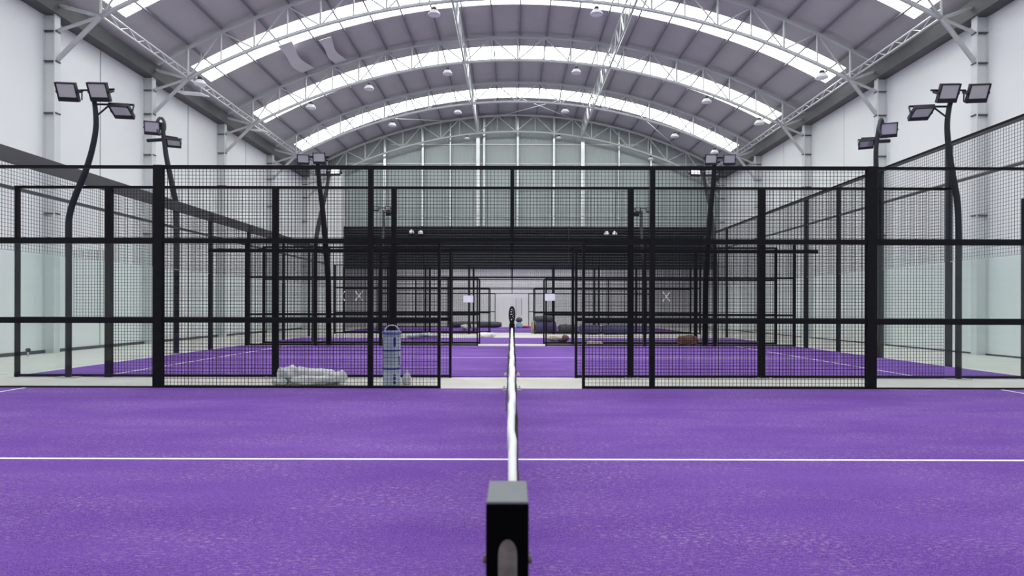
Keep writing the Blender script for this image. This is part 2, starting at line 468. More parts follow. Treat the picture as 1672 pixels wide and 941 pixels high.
# ------------------------------------------------------------------ courts
def court(label, y0, y1, x0, x1, lines):
    t = thing('artificial_turf', label, 'court', ((x0+x1)/2, (y0+y1)/2, 0), 'purple turf courts')
    MB().box(x0, x1, y0, y1, 0.0, 0.02).build('turf_surface', M['turf'], t)
    for a in lines:
        MB().box(a[0], a[1], a[2], a[3], 0.02, 0.0225).build('court_line', M['line'], t)
L = 0.05
court('purple turf court in front, under the near net', -2.2, 10.56, -10.3, 10.5,
      [(-8.1, 8.1, 5.55, 5.60), (-8.15, -8.1, 0.0, 10.52), (8.15, 8.2, 0.0, 10.52)])
court('second purple turf court, behind the near mesh fence', 12.46, 22.73, -9.78, 10.28,
      [(-8.0, 8.0, 17.25, 17.31), (-8.05, -8.0, 12.45, 22.6), (8.05, 8.1, 12.45, 22.6)])
court('short purple turf strip of the half laid third court', 24.47, 29.3, -9.78, 10.28, [(-8.05, -8.0, 24.5, 29.3), (8.0, 8.05, 24.5, 29.3)])
court('farthest purple turf court, under the black louvers', 36.11, 46.4, -9.95, 10.3, [(-8, 8, 41.2, 41.26)])

# ------------------------------------------------------------------ fences
def wires(m, x0, x1, z0, z1, y, p=0.06, w=0.0032, along='x'):
    n = max(1, round((x1-x0)/p)); st = (x1-x0)/n
    for i in range(n+1):
        x = x0+st*i
        if along == 'x': m.box(x-w, x+w, y-0.003, y+0.003, z0, z1)
        else: m.box(y-0.003, y+0.003, x-w, x+w, z0, z1)
    k = max(1, round((z1-z0)/p)); st = (z1-z0)/k
    for i in range(k+1):
        z = z0+st*i
        if along == 'x': m.box(x0, x1, y-0.008, y-0.003, z-w, z+w)
        else: m.box(y-0.008, y-0.003, x0, x1, z-w, z+w)

def fence(label, y, posts, rails, meshes, glass=(), feet=(), p=0.06, w=0.0026, mt='black'):
    """posts (x, width, z0, z1); rails (x0, x1, z, height); meshes (x0, x1, z0, z1)"""
    t = thing('mesh_fence', label, 'fence', (0, y, 0), 'black mesh fences across the hall')
    for x, wd, z0, z1 in posts:
        MB().box(x-wd/2, x+wd/2, y-0.05, y+0.05, z0, z1).build('post', M[mt], t, bevel=0.004)
    for x0, x1, z, h in rails:
        MB().box(x0, x1, y-0.035, y+0.035, z-h/2, z+h/2).build('rail', M[mt], t)
    for x0, x1, z0, z1 in meshes:
        m = MB(); wires(m, x0, x1, z0, z1, y+0.012, p, w); m.build('mesh_panel', M['wire'], t)
    for x0, x1, z0, z1 in glass:
        MB().box(x0, x1, y+0.015, y+0.027, z0, z1).build('glass_panel', M['glass'], t)
    for x, wd in feet:
        m = MB().box(x-wd/2, x+wd/2, y-0.19, y+0.05, 0.0, 0.015)
        for sx in (-1, 1):
            for sy in (-1, 1): m.lathe([(0.016, 0.015), (0.016, 0.035)], (x+sx*wd*0.4, y-0.07+sy*0.09, 0), 6)
        m.build('foot_plate', M['galv'], t)
    return t
H, ZM, ZL = 3.75, 2.49, 1.15
# near fence (beside the first court)
fence('nearest black mesh fence, with thick posts and a wide doorway in the middle', 10.62,
      [(-5.95, 0.155, 0, H+0.01), (6.04, 0.155, 0, H+0.01), (-2.38, 0.08, 0, H), (2.36, 0.08, 0, H), (0, 0.065, ZM, H), (-1.225, 0.045, 0.0, ZM), (1.205, 0.045, 0.0, ZM), (10.2, 0.1, 0, H), (-10.2, 0.1, 0, H)],
      [(-10.2, -6.03, H-0.02, 0.045), (-5.87, 5.96, H-0.02, 0.055), (6.12, 10.2, H-0.02, 0.04),
       (-10.2, -6.03, ZM, 0.10), (-5.87, -1.2, ZM, 0.085), (-1.2, 1.2, ZM+0.01, 0.04), (1.2, 5.96, ZM, 0.085), (6.12, 10.2, ZM, 0.10),
       (-10.2, -6.03, ZL, 0.10), (-5.87, -1.25, ZL, 0.075), (1.23, 5.96, ZL, 0.075), (6.12, 10.2, ZL, 0.10),
       (-10.2, -6.03, 0.025, 0.03), (-5.87, -1.2, 0.03, 0.05), (1.2, 5.96, 0.03, 0.05), (6.12, 10.2, 0.025, 0.03)],
      [(-5.87, 0, ZM, H-0.03), (0, 5.96, ZM, H-0.03), (-5.87, -2.42, 0.05, ZM), (-2.34, -1.25, 0.05, ZM), (2.40, 5.96, 0.05, ZM), (1.23, 2.32, 0.05, ZM)],
      [(-10.15, -6.04, 0.04, ZM-0.05), (6.13, 10.15, 0.04, ZM-0.05)], p=0.06, w=0.0028)
# second fence (near side of the second court)
yb = 12.4
fence('second black mesh fence, across the walkway from the nearest one', yb,
      [(-9.72, 0.05, 0, H), (-7.92, 0.12, 0, H), (-4.65, 0.11, 0, H), (-2.32, 0.09, 0, H), (0, 0.06, ZM, H), (2.33, 0.11, 0, H), (4.90, 0.12, 0, H), (-1.21, 0.045, 0, ZM), (1.26, 0.045, 0, ZM), (10.08, 0.08, 0, H-0.2)],
      [(-9.76, 8.70, H-0.02, 0.045), (-5.95, -1.2, ZM, 0.07), (-1.2, 1.25, ZM+0.01, 0.03), (1.25, 6.0, ZM, 0.07), (-9.76, -1.2, ZL, 0.065), (1.25, 10.1, ZL, 0.065), (-9.76, -1.2, 0.035, 0.04), (1.25, 10.1, 0.035, 0.04)],
      [(-8.62, -7.98, ZL, ZM), (-7.86, -4.71, 0.05, H-0.03), (-4.59, -2.37, 0.05, H-0.03), (-2.27, -1.23, 0.05, ZM), (-2.27, 0, ZM, H-0.03), (0, 2.27, ZM, H-0.03), (1.28, 2.27, 0.05, ZM), (2.39, 4.84, 0.05, H-0.03), (4.96, 8.5, 0.05, H-0.03)],
      [(-9.68, -8.78, 0.06, ZM), (8.78, 10.04, 0.06, ZM)],
      [(-4.65, 0.3), (2.33, 0.3), (4.90, 0.3)])
# fences farther back
def far_fence(label, y, xs, xend, meshed=True, p=0.072, w=0.0019):
    ps = [(-xend[0], 0.09, 0, H), (xend[1], 0.09, 0, H), (0, 0.05, ZM, H), (-1.25, 0.05, 0, ZM), (1.23, 0.05, 0, ZM)] + [(x, 0.10, 0, H) for x in xs]
    rl = [(-xend[0], xend[1], H-0.02, 0.05), (-xend[0], -1.25, ZM, 0.07), (-1.25, 1.23, ZM, 0.04), (1.23, xend[1], ZM, 0.07),
          (-xend[0], -1.25, ZL, 0.065), (1.23, xend[1], ZL, 0.065), (-xend[0], -1.25, 0.05, 0.05), (1.23, xend[1], 0.05, 0.05)]
    ms = [(-xend[0]+0.05, -1.28, 0.08, ZM), (1.26, xend[1]-0.05, 0.08, ZM), (-xend[0]+0.05, xend[1]-0.05, ZM, H-0.04)]
    return fence(label, y, ps, rl, ms, p=p, w=w)
far_fence('third black mesh fence, at the far side of the second court, with paper signs', 22.8, (-7.1, -4.75, 4.8, 7.33), (9.6, 10.2))
far_fence('fourth black mesh fence, just behind the fence with the paper signs', 24.4, (-7.1, -2.35, -4.7, 2.35, 4.55, 7.1), (9.6, 10.2))
FENCE5 = far_fence('fifth black mesh fence, beyond the half laid third court', 34.2, (-7.1, -4.7, -2.33, 2.26, 4.7, 7.1), (9.6, 10.2), p=0.09)
far_fence('sixth black mesh fence, in front of the farthest purple court', 36.05, (-7.1, -4.7, -2.2, 2.33, 4.7, 7.1), (9.6, 10.2), p=0.09)
far_fence('last black mesh fence, right before the white rear wall', 46.5, (-7.1, -4.7, 4.7, 7.1), (9.6, 10.2), p=0.09)

def end_fence(label, x, y0, y1, top, zr, posts, band_h, m_band, pt):
    t = thing('end_fence', label, 'fence', (x, y0, 0), 'end fences along the hall')
    for py in posts:
        MB().box(x-0.05, x+0.05, py-0.06, py+0.06, 0, top-0.05).build('post', M['bluish'], t)
    MB().box(x-0.04, x+0.04, y0, y1, top-band_h, top).build('top_band', M[m_band], t)
    if pt: MB().box(x-0.05, x+0.05, y0, y1, top, top+0.045).build('top_rail', M['black'], t)
    MB().box(x-0.02, x+0.02, y0, y1, zr-0.03, zr+0.03).build('rail', M['band'], t)
    MB().box(x-0.01, x+0.01, y0, y1, ZM-0.008, ZM+0.008).build('rail', M['steel'], t)
    m = MB(); wires(m, y0, y1, ZM, top-band_h, x, 0.075, 0.0035, 'y'); m.build('mesh_panel', M['palewire'], t)
    ys = [y0] + [p for p in posts if y0+0.2 < p < y1-0.2] + [y1]
    for a, b in zip(ys[:-1], ys[1:]):
        MB().box(x-0.006, x+0.006, a+0.07, b-0.07, 0.04, ZM-0.03).build('glass_panel', M['glass'], t)
    return t
end_fence('long end fence of glass and mesh on the left, with a broad dark top band', -9.85, 10.75, 34.05, 4.50, 3.72, (17.5, 20.6, 23.6, 27.2, 30.6), 0.30, 'band', False)
end_fence('long end fence of glass and mesh on the right, with a thin black top rail', 10.35, 10.75, 34.05, 5.27, 4.34, (14.95, 17.7, 20.0, 22.2, 26.5, 30.4), 0.05, 'band', True)

# ------------------------------------------------------------------ nets
def net(label, y0, y1, h0, hm, h1, x=0.0, wob=True, z0=0.06):
    t = thing('court_net', label, 'net', (x, y0, 0), 'court nets')
    n = 60
    def top(f): return (h0*(1-f)+h1*f) - 4*f*(1-f)*((h0+h1)/2-hm)
    ys = [y0+(y1-y0)*i/n for i in range(n+1)]
    zs = [top(i/n) for i in range(n+1)]
    rnd = random.Random(5)
    off = [0.0045*math.sin(i*0.9)+0.004*math.sin(i*2.3+1) for i in range(n+1)] if wob else [0]*(n+1)
    # folded tape
    m = MB()
    for i in range(n+1):
        xx = x + off[i]*0.5
        hw = 0.0075 + 0.008*min(1, i/16)
        m.v += [(xx-hw, ys[i], zs[i]-0.055), (xx-hw, ys[i], zs[i]-0.006), (xx-hw*0.5, ys[i], zs[i]), (xx+hw*0.5, ys[i], zs[i]), (xx+hw, ys[i], zs[i]-0.006), (xx+hw, ys[i], zs[i]-0.055)]
    for i in range(n):
        a, b = 6*i, 6*i+6
        for k in range(6):
            k2 = (k+1) % 6; m.f.append((a+k, b+k, b+k2, a+k2))
    m.f.append((0,1,2,3,4,5)); m.f.append(tuple(6*n+k for k in (5,4,3,2,1,0)))
    m.build('top_tape', M['tape'], t, True)
    # knotted net hanging in loose folds below the tape
    m = MB(); r = 0.0022
    ny = int((y1-y0)/0.05); nz = 18
    def P(f, g):
        # g: 0 at the tape, 1 at the hem
        yy = y0+(y1-y0)*f; zt = top(f)-0.05
        amp = min(1.0, 0.16+0.13*(yy-y0))
        wv = min(1, 6*g)*0.010 + amp*(0.020+0.008*math.sin(f*41)+0.006*math.sin(f*97+2))*min(1, 6*g)*(1-0.35*g)
        return (x + 0.004 + wv, yy, zt+(z0-zt)*g)
    for i in range(ny+1):
        f = i/ny
        q = [P(f, j/6) for j in range(7)]
        m.tube(q, r, 4, False)
    for j in range(nz+1):
        g = j/nz
        m.tube([P(i/80, g) for i in range(81)], r, 4, False)
    m.build('net_mesh', M['net'], t)
    # dark hem cord that shows along the tape
    m = MB().tube([(P(i/120, 0.13)[0]+0.003, P(i/120, 0.13)[1], P(i/120, 0.13)[2]) for i in range(121)], [0.003+0.005*min(1, i/50) for i in range(121)], 6)
    m.build('side_cord', M['net'], t)
    m = MB().tube([(x-0.0185-0.007*min(1, i/15)-0.002*math.sin(i*0.7), y0+(y1-y0)*(0.12+0.88*i/60), top(0.12+0.88*i/60)-0.03) for i in range(61)], [0.002+0.005*min(1, i/20) for i in range(61)], 6)
    m.build('side_cord', M['net'], t)
    return t
net('nearest net with a white top tape running away from the camera', 1.02, 10.28, 1.055, 1.01, 1.045)
net('net of the second court, in line behind the nearest net', 12.75, 22.3, 1.03, 0.98, 1.03, wob=False)
net('net of the farthest court, barely seen behind the other nets', 36.6, 45.9, 1.03, 0.98, 1.03, wob=False)

# the near post
t = thing('net_post', 'black square net post close to the camera with a grey top', 'post', (0, 0.96, 0), 'net posts')
yf, yk = 0.90, 1.012; hw = 0.0306; zt = 1.075; xo = -0.006
MB().box(xo-hw, xo+hw, yf, yk, 0.022, zt-0.004).build('shaft', M['nearpost'], t, bevel=0.003)
MB().box(xo-hw+0.0006, xo+hw-0.0006, yf+0.001, yk-0.001, zt-0.004, zt).build('top_cap', M['posttop'], t, bevel=0.0015)
m = MB()   # worn plate with an arched top in the front face
pts = [(-0.0135, 0.86)] + [(0.0135*math.cos(a)*(-1), 1.0+0.022*math.sin(a)) for a in [PI*i/10 for i in range(11)]] + [(0.0135, 0.86)]
k = len(pts)
for yy in (yf-0.0015, yf-0.0045):
    m.v += [(xo+0.0005+a, yy, b) for a, b in pts]
m.f.append(tuple(range(k))); m.f.append(tuple(range(2*k-1, k-1, -1)))
for i in range(k):
    j = (i+1) % k; m.f.append((i, i+k, j+k, j))
m.build('slot_plate', M['slot'], t)
for sx in (-1, 1):
    MB().tube([(xo+sx*hw, yf+0.02, 0.985), (xo+sx*(hw+0.005), yf+0.02, 0.985)], 0.006, 8).build('bolt', M['slot'], t)
MB().box(xo-0.09, xo+0.09, yf-0.06, yk+0.06, 0.021, 0.03).build('foot_plate', M['black'], t)
# posts farther along
def net_post(label, y, x=0.0, top=1.12, wheel=False):
    t = thing('net_post', label, 'post', (x, y, 0), 'net posts')
    MB().box(x-0.045, x+0.045, y-0.04, y+0.04, 0.022, top).build('shaft', M['black'], t, bevel=0.004)
    m = MB().box(x-0.16, x+0.16, y-0.07, y+0.07, 0.021, 0.035)
    for sx in (-1, 1):
        m.lathe([(0.035, 0.03), (0.035, 0.06), (0.015, 0.065), (0.015, 0.09)], (x+sx*0.125, y-0.02, 0), 10)
    m.build('foot_plate', M['galv'], t)
    if wheel:
        # rounded dark loop of coiled net cord on top
        m = MB(); R0 = 0.043
        ring = []
        for i in range(29):
            a = 2*PI*i/28
            ring.append((x+R0*math.sin(a), y, top+0.145 + 0.135*math.cos(a)))
        m.tube(ring, 0.014, 8); m.build('cord_loop', M['net'], t, True)
        m = MB()
        for i in range(6):
            z = top+0.045+i*0.04
            wv = 0.036*math.sqrt(max(0, 1-((z-top-0.145)/0.135)**2))
            m.tube([(x-wv, y-0.012, z), (x+wv, y-0.012, z+0.03)], 0.010, 6)
            m.tube([(x-wv, y+0.012, z+0.02), (x+wv, y+0.012, z-0.01)], 0.010, 6)
        m.build('coiled_cord', M['net'], t, True)
        for i, (a, b) in enumerate(((-0.012, 0.20), (0.01, 0.12), (-0.006, 0.06), (0.004, 0.235))):
            MB().lathe([(0.005, -0.005), (0.007, 0), (0.005, 0.005)], (x+a, y-0.03, top+b), 8).build('buckle', M['galv'], t)
net_post('black post at the far end of the nearest net, rounded cord loop on top', 10.36, top=1.11, wheel=True)
net_post('black net post of the second court, just across the walkway', 12.66)
net_post('black net post at the far end of the second court', 22.4)

# ------------------------------------------------------------------ floodlight poles
def head(parent, c, yaw, tilt, w=0.40, h=0.31, d=0.07, mt='black'):
    """a floodlight: finned housing, glass, yoke; faces -Y when yaw = 0, tilt > 0 points it down"""
    R = Matrix.Rotation(yaw, 3, 'Z') @ Matrix.Rotation(tilt, 3, 'X')
    c = Vector(c)
    m = MB()
    m.obox(c, R, w/2, d/2, h/2)
    for i in range(7):
        m.obox(c + R @ Vector((-w*0.4 + i*w*0.8/6, d*0.7, 0)), R, 0.006, d*0.35, h*0.38)
    # raised frame round the glass
    for s1 in (-1, 1):
        m.obox(c + R @ Vector((s1*(w/2-0.012), -d*0.6, 0)), R, 0.012, d*0.15, h/2)
        m.obox(c + R @ Vector((0, -d*0.6, s1*(h/2-0.012))), R, w/2, d*0.15, 0.012)
    m.obox(c + R @ Vector((0, -d*0.62, -h*0.385)), R, w/2-0.002, d*0.17, h*0.115)
    o = m.build('floodlight', M[mt], parent)
    g = MB().obox(c + R @ Vector((0, -d*0.53, h*0.1)), R, w/2-0.026, d*0.04, h*0.37)
    l = g.build('lens', M['lampglass'], o); l.location = (0, 0, 0)
    y = MB()
    for s1 in (-1, 1):
        y.obox(c + R @ Vector((s1*(w/2+0.012), 0.06, 0)), R, 0.006, 0.10, 0.022)
    y.obox(c + R @ Vector((0, 0.16, 0)), R, w/2+0.018, 0.008, 0.022)
    q = y.build('yoke', M[mt], o); q.location = (0, 0, 0)
    return o

def smooth_path(pts, n=6):
    P = [Vector(p) for p in pts]; out = []
    for i in range(len(P)-1):
        p0, p1, p2, p3 = P[max(i-1,0)], P[i], P[i+1], P[min(i+2,len(P)-1)]
        for k in range(n):
            t = k/n
            out.append(0.5*((2*p1)+(-p0+p2)*t+(2*p0-5*p1+4*p2-p3)*t*t+(-p0+3*p1-3*p2+p3)*t*t*t))
    out.append(P[-1]); return out

def pole(label, D, pix, heads, arms, r=0.058, mt='bluish', foot=True, loop=None, z0=0.0, grp='floodlight poles beside the courts'):
    """pix: course of the pole read off in the plane at distance D"""
    pts = [(X(a, D), D, Z(b, D)) for a, b in pix]
    pts[0] = (pts[0][0], D, z0)
    t = thing('floodlight_pole', label, 'floodlight', (pts[0][0], D, 0), grp)
    q = [Vector(pts[0])] + smooth_path(pts[1:])
    nq = len(q)
    MB().tube(q, [r if i < nq*0.35 else r*(1-0.28*(i-nq*0.35)/(nq*0.65)) for i in range(nq)], 10).build('pole', M[mt], t, True)
    if foot: MB().box(pts[0][0]-(0.2 if D < 13 else 0.11), pts[0][0]+(0.2 if D < 13 else 0.11), D-0.1, D+0.1, z0, z0+0.02).build('foot_plate', M['galv'], t)
    for a in arms:
        MB().tube([(X(a[0], D), D+a[4], Z(a[1], D)), (X(a[2], D), D+a[5], Z(a[3], D))], a[6], 8).build('arm', M[mt], t)
    for hpx, hpy, dy, yaw, tilt, w, h in heads:
        head(t, (X(hpx, D), D+dy, Z(hpy, D)), yaw, tilt, w, h, mt='bluish')
    if loop:
        cx, cy, rx, rz = loop
        m = MB().tube([(X(cx, D)+rx*math.sin(2*PI*i/24)*0.8, D+rx*0.5*math.sin(2*PI*i/24), Z(cy, D)+rz*math.cos(2*PI*i/24)) for i in range(25)], 0.045, 8)
        m.build('cable_loop', M['band'], t, True)
    return t
R_ = math.radians
pole('curved floodlight pole at the near left, with two lamps at its top facing us', 12.24,
     [(112,617),(112,400),(113,355),(124,318),(139,282),(150,245),(156,210),(155,180),(151,152)],
     [(117,155,-0.12,R_(8),R_(28),0.36,0.35), (168,155,-0.12,R_(4),R_(28),0.36,0.35), (190,178,0.16,R_(10),R_(66),0.36,0.36)],
     [(130,149,186,147,0,0,0.018), (150,171,200,170,0.02,0.1,0.02), (158,190,175,172,0,0.05,0.016), (133,149,133,165,0,0,0.012)])
pole('curved floodlight pole at the near right, with two lamps at its top facing us', 12.24,
     [(1565,619),(1565,380),(1563,330),(1556,290),(1549,245),(1546,205),(1549,175),(1556,150)],
     [(1540,154,-0.12,R_(-4),R_(28),0.36,0.35), (1588,154,-0.12,R_(-8),R_(28),0.36,0.35), (1512,178,0.16,R_(-10),R_(66),0.36,0.36)],
     [(1519,146,1576,146,0,0,0.018), (1500,170,1553,172,0.1,0.02,0.02), (1545,190,1527,173,0,0.05,0.016), (1573,147,1573,165,0,0,0.012)])
pole('floodlight pole on the left, behind the nearest fence, with a cable loop at its top', 18.9,
     [(288,578),(288,400),(287,340),(281,305),(272,262),(268,235),(264,202)],
     [(251,212,-0.1,R_(20),R_(18),0.42,0.40), (277,231,0.22,R_(24),R_(64),0.38,0.36)],
     [(246,205,268,206,0,0,0.03), (240,231,270,229,0.0,0.0,0.05), (266,223,284,224,0,0.2,0.03)], r=0.08, loop=(262,207,0.11,0.24))
pole('floodlight pole on the right, behind the nearest fence, with a cable loop at its top', 17.7,
     [(1431,583),(1431,420),(1431,360),(1430,325),(1430,280),(1430,240),(1435,202)],
     [(1447,213,-0.1,R_(-20),R_(18),0.42,0.40), (1421,230,0.22,R_(-24),R_(64),0.38,0.36)],
     [(1433,206,1459,205,0,0,0.03), (1432,230,1452,229,0,0,0.05), (1432,224,1412,222,0,0.2,0.03)], r=0.075, loop=(1438,207,0.11,0.24), z0=0.021, foot=False)
pole('black floodlight pole beyond the second court on the left, two lamps above the rail', 23.0,
     [(537,566),(536,460),(531,395),(526,340),(521,300),(518,262)],
     [(497,263,-0.15,R_(8),R_(15),0.42,0.36), (523,261,-0.15,R_(2),R_(15),0.44,0.40)],
     [(490,257,536,257,0,0,0.03), (520,263,535,263,0,0,0.025)], r=0.10, mt='black')
pole('black floodlight pole beyond the second court on the right, two lamps above the rail', 23.0,
     [(1151,566),(1152,460),(1156,395),(1160,340),(1164,300),(1166,262)],
     [(1158,262,-0.15,R_(-2),R_(15),0.42,0.38), (1188,262,-0.15,R_(-8),R_(15),0.42,0.38)],
     [(1148,257,1196,257,0,0,0.03), (1160,264,1175,264,0,0,0.025)], r=0.10, mt='black')
pole('paler floodlight pole of the third court on the left, lamps just under the fence rail', 24.2,
     [(512,562),(513,430),(517,385),(526,340),(533,310),(537,280)],
     [(526,283,-0.15,R_(6),R_(-8),0.42,0.28), (549,283,-0.15,R_(-4),R_(-8),0.40,0.28)],
     [(514,277,560,277,0,0,0.03)], r=0.085, mt='band')  # paler coat than the black poles, standing in for light on this one
pole('paler floodlight pole of the third court on the right, lamps just under the fence rail', 24.2,
     [(1168,562),(1168,430),(1165,385),(1160,340),(1153,310),(1147,280)],
     [(1133,283,-0.15,R_(4),R_(-8),0.40,0.28), (1157,283,-0.15,R_(-6),R_(-8),0.40,0.28)],
     [(1124,277,1166,277,0,0,0.03)], r=0.085, mt='band')  # light on the pole is put into its paler coat here too
pole('distant floodlight pole on the left, against the gable, above the black louvers', 34.4,
     [(619,546),(619,470),(622,420),(626,380),(626,344)],
     [(615,342,-0.15,R_(4),R_(10),0.28,0.28), (634,342,-0.15,R_(-4),R_(10),0.28,0.28), (633,348,0.2,R_(180),R_(45),0.28,0.25)],
     [(610,340,640,340,0,0,0.03), (626,348,640,347,0,0.15,0.025)], r=0.09, mt='band')
pole('distant floodlight pole on the right, against the gable, above the black louvers', 34.4,
     [(1054,546),(1054,470),(1051,420),(1047,380),(1047,344)],
     [(1040,343,-0.15,R_(4),R_(10),0.28,0.28), (1058,343,-0.15,R_(-4),R_(10),0.28,0.28), (1040,349,0.2,R_(180),R_(45),0.28,0.25)],
     [(1034,340,1062,340,0,0,0.03), (1047,348,1034,347,0,0.15,0.025)], r=0.09, mt='band')

# ------------------------------------------------------------------ high bay lamps
hb = [(24.0, (708, 973, 326, 1341), ('left of the crown', 'right of the crown', 'far left', 'far right'), 'second truss'),
      (30.0, (730, 940, 602, 507, 1153, 1239), ('left of the crown', 'right of the crown', 'second from the left', 'far left', 'second from the right', 'far right'), 'middle truss'),
      (36.0, (747, 922, 640, 1101, 1166), ('left of the crown', 'right of the crown', 'far left', 'second from the right', 'far right'), 'fourth truss'),
      (42.1, (762, 912, 1062), ('left of the crown', 'right of the crown', 'far right'), 'last truss')]
for D, pxs, wh, nm in hb:
    for px, w_ in zip(pxs, wh):
        x = X(px, D); zc = chord_z(x); k = 1.0 if D < 40 else 0.8
        z0 = zc-0.07
        if D < 40: z0 = zc - 0.16
        yy = D
        t = thing('high_bay_lamp', 'white bell shaped lamp under the %s, %s' % (nm, w_), 'lamp', (x, yy, z0-0.35*k), 'high bay lamps under the trusses')
        MB().tube([(x, yy, zc-0.06), (x, yy, z0-0.05*k)], 0.012, 6).build('hanger', M['steel'], t)
        MB().lathe([(0.03*k, 0.0), (0.08*k, -0.02*k), (0.10*k, -0.06*k), (0.085*k, -0.12*k)], (x, yy, z0), 14).build('driver_cap', M['darkcap'], t, True)
        MB().lathe([(0.09*k, -0.12*k), (0.14*k, -0.15*k), (0.22*k, -0.25*k), (0.235*k, -0.30*k), (0.225*k, -0.31*k), (0.19*k, -0.28*k), (0.0, -0.26*k)], (x, yy, z0), 20).build('reflector', M['lampwhite'], t, True)

# pale flat panels that hang near the ends of the left eave girder
for px, py, D, w_, l in ((313, 154, 24.6, 1.0, 'flat white panel hanging below the left eave, nearer one'), (420, 214, 30.6, 0.8, 'flat white panel hanging below the left eave, second from the camera')):
    x, z = X(px, D), Z(py, D)
    t = thing('hanging_panel', l, 'panel', (x, D, z))
    m = MB(); m.obox((x, D, z), Matrix.Rotation(R_(5), 3, 'Y') @ Matrix.Rotation(R_(8), 3, 'X'), w_/2, 0.35, 0.02); m.build('sheet', M['lampwhite'], t)
    for sx in (-0.35, 0.35):
        MB().tube([(x+sx*w_, D, z), (x+sx*w_, D, roof_z(x+sx*w_)-0.02)], 0.012, 6).build('hanger', M['steel'], t)

# ------------------------------------------------------------------ loose things on the floor
def lump(m, pts, rad, seed, flat=0.8, seg=14, rough=0.16, blunt=False):
    """a limp wrapped roll: an irregular tube that rests on z = floor"""
    rnd = random.Random(seed); P = smooth_path(pts, 5); n0 = len(m.v); N = len(P)
    ph = [rnd.uniform(0, 6) for _ in range(6)]
    for i, p in enumerate(P):
        f = i/(N-1); e = min(1, (0.72+7*min(f, 1-f)) if blunt else (0.35+3.2*min(f, 1-f)))
        t = (P[min(i+1,N-1)]-P[max(i-1,0)]).normalized(); a = t.cross(Vector((0,0,1))).normalized(); b = a.cross(t)
        for k in range(seg):
            an = 2*PI*k/seg
            r = rad*e*(1+rough*math.sin(3*an+ph[0]+f*9)+rough*0.7*math.sin(5*an+ph[1]-f*17)+rough*0.5*math.sin(f*31+ph[2]))
            m.v.append(tuple(p + a*(r*math.cos(an)) + b*(r*flat*math.sin(an))))
    for i in range(N-1):
        for k in range(seg):
            k2 = (k+1) % seg; m.f.append((n0+i*seg+k, n0+i*seg+k2, n0+(i+1)*seg+k2, n0+(i+1)*seg+k))
    m.f.append(tuple(n0+k for k in reversed(range(seg)))); m.f.append(tuple(n0+(N-1)*seg+k for k in range(seg)))
def settle(o, z=0.0):
    """drop an object's mesh until its lowest point lies on z"""
    mw = o.location.z + (o.parent.location.z if o.parent else 0)
    lo = min(v.co.z for v in o.data.vertices) + mw
    for v in o.data.vertices: v.co.z += z - lo + 0.001

t = thing('plastic_bundle', 'crumpled bundle of grey white plastic sheeting on the walkway', 'bundle', (-3.5, 11.3, 0))
def fold(pts, rad, seed, nm, flat=0.8, rough=0.16):
    m = MB(); lump(m, pts, rad, seed, flat, 18, rough); o = m.build(nm, M['plastic'], t, True); settle(o)
fold([(-4.02,11.48,0.2), (-3.75,11.47,0.19), (-3.4,11.42,0.17), (-3.12,11.36,0.15)], 0.125, 3, 'folded_sheet', 1.0, 0.07)
fold([(-3.92,11.16,0.1), (-3.6,11.14,0.1), (-3.3,11.15,0.11), (-2.98,11.17,0.14)], 0.09, 8, 'folded_sheet', 0.85, 0.10)
fold([(-3.28,11.24,0.1), (-3.1,11.22,0.12), (-2.93,11.20,0.12)], 0.115, 17, 'crumpled_end', 0.95, 0.12)
fold([(-4.17,11.20,0.1), (-4.0,11.27,0.12), (-3.82,11.33,0.12)], 0.13, 12, 'crumpled_end', 1.05, 0.2)
fold([(-4.2,11.04,0.1), (-4.08,11.06,0.1), (-3.95,11.09,0.1)], 0.06, 19, 'crumpled_end', 0.9, 0.2)

xx, yy = X(640, 11.2), 11.2
t = thing('wrapped_roll', 'tall standing roll wrapped in pale blue film with blue bands', 'roll', (xx, yy, 0))
r = 0.155
prof = [(r*0.97, 0.0), (r, 0.02)] + [(r*(1+0.02*math.sin(i*1.7)), 0.02+i*0.048) for i in range(1, 19)] + [(r*0.96, 0.925)]
MB().lathe(prof, (xx, yy, 0), 24).build('roll_body', M['rollbody'], t, True)
for z, h in ((0.28, 0.03), (0.60, 0.028)):
    MB().lathe([(r*1.0, z), (r*1.035, z+0.004), (r*1.035, z+h), (r*1.0, z+h+0.004)], (xx, yy, 0), 24).build('band', M['blue'], t, True)
MB().lathe([(r*1.02, 0.895), (r*1.09, 0.90), (r*1.10, 0.945), (r*0.9, 0.96)], (xx, yy, 0), 24).build('rim', mat('pale_blue_rim', (0.16, 0.22, 0.50), 0.5), t, True)
m = MB().tube([(xx+0.125*math.cos(PI*i/16), yy, 0.955+0.105*math.sin(PI*i/16)) for i in range(17)], 0.011, 8)
m.build('hoop', M['lampwhite'], t, True)
for a0, z0, z1 in ((R_(-62), 0.69, 0.85), (R_(-62), 0.03, 0.085), (R_(-62), 0.10, 0.16), (R_(-62), 0.175, 0.20)):
    m = MB(); 
    for i in range(5):
        an = a0 + (i-2)*0.07
        for rr in (r*1.015, r*1.04):
            for z in (z0, z1): m.v.append((xx+rr*math.cos(an), yy+rr*math.sin(an), z))
    for i in range(4):
        a = 4*i; b = a+4
        m.f += [(a,b,b+1,a+1), (a+2,a+3,b+3,b+2), (a,a+2,b+2,b), (a+1,b+1,b+3,a+3)]
    m.f += [(0,1,3,2), (16,18,19,17)]
    m.build('label', M['blue'], t)
for i in range(3):
    z = 0.36+i*0.055; an = R_(-25)
    m = MB().tube([(xx+r*1.02*math.cos(an+0.1*k), yy+r*1.02*math.sin(an+0.1*k), z+0.03-0.022*k) for k in range(-1,3)], 0.007, 6); m.build('label', M['blue'], t)
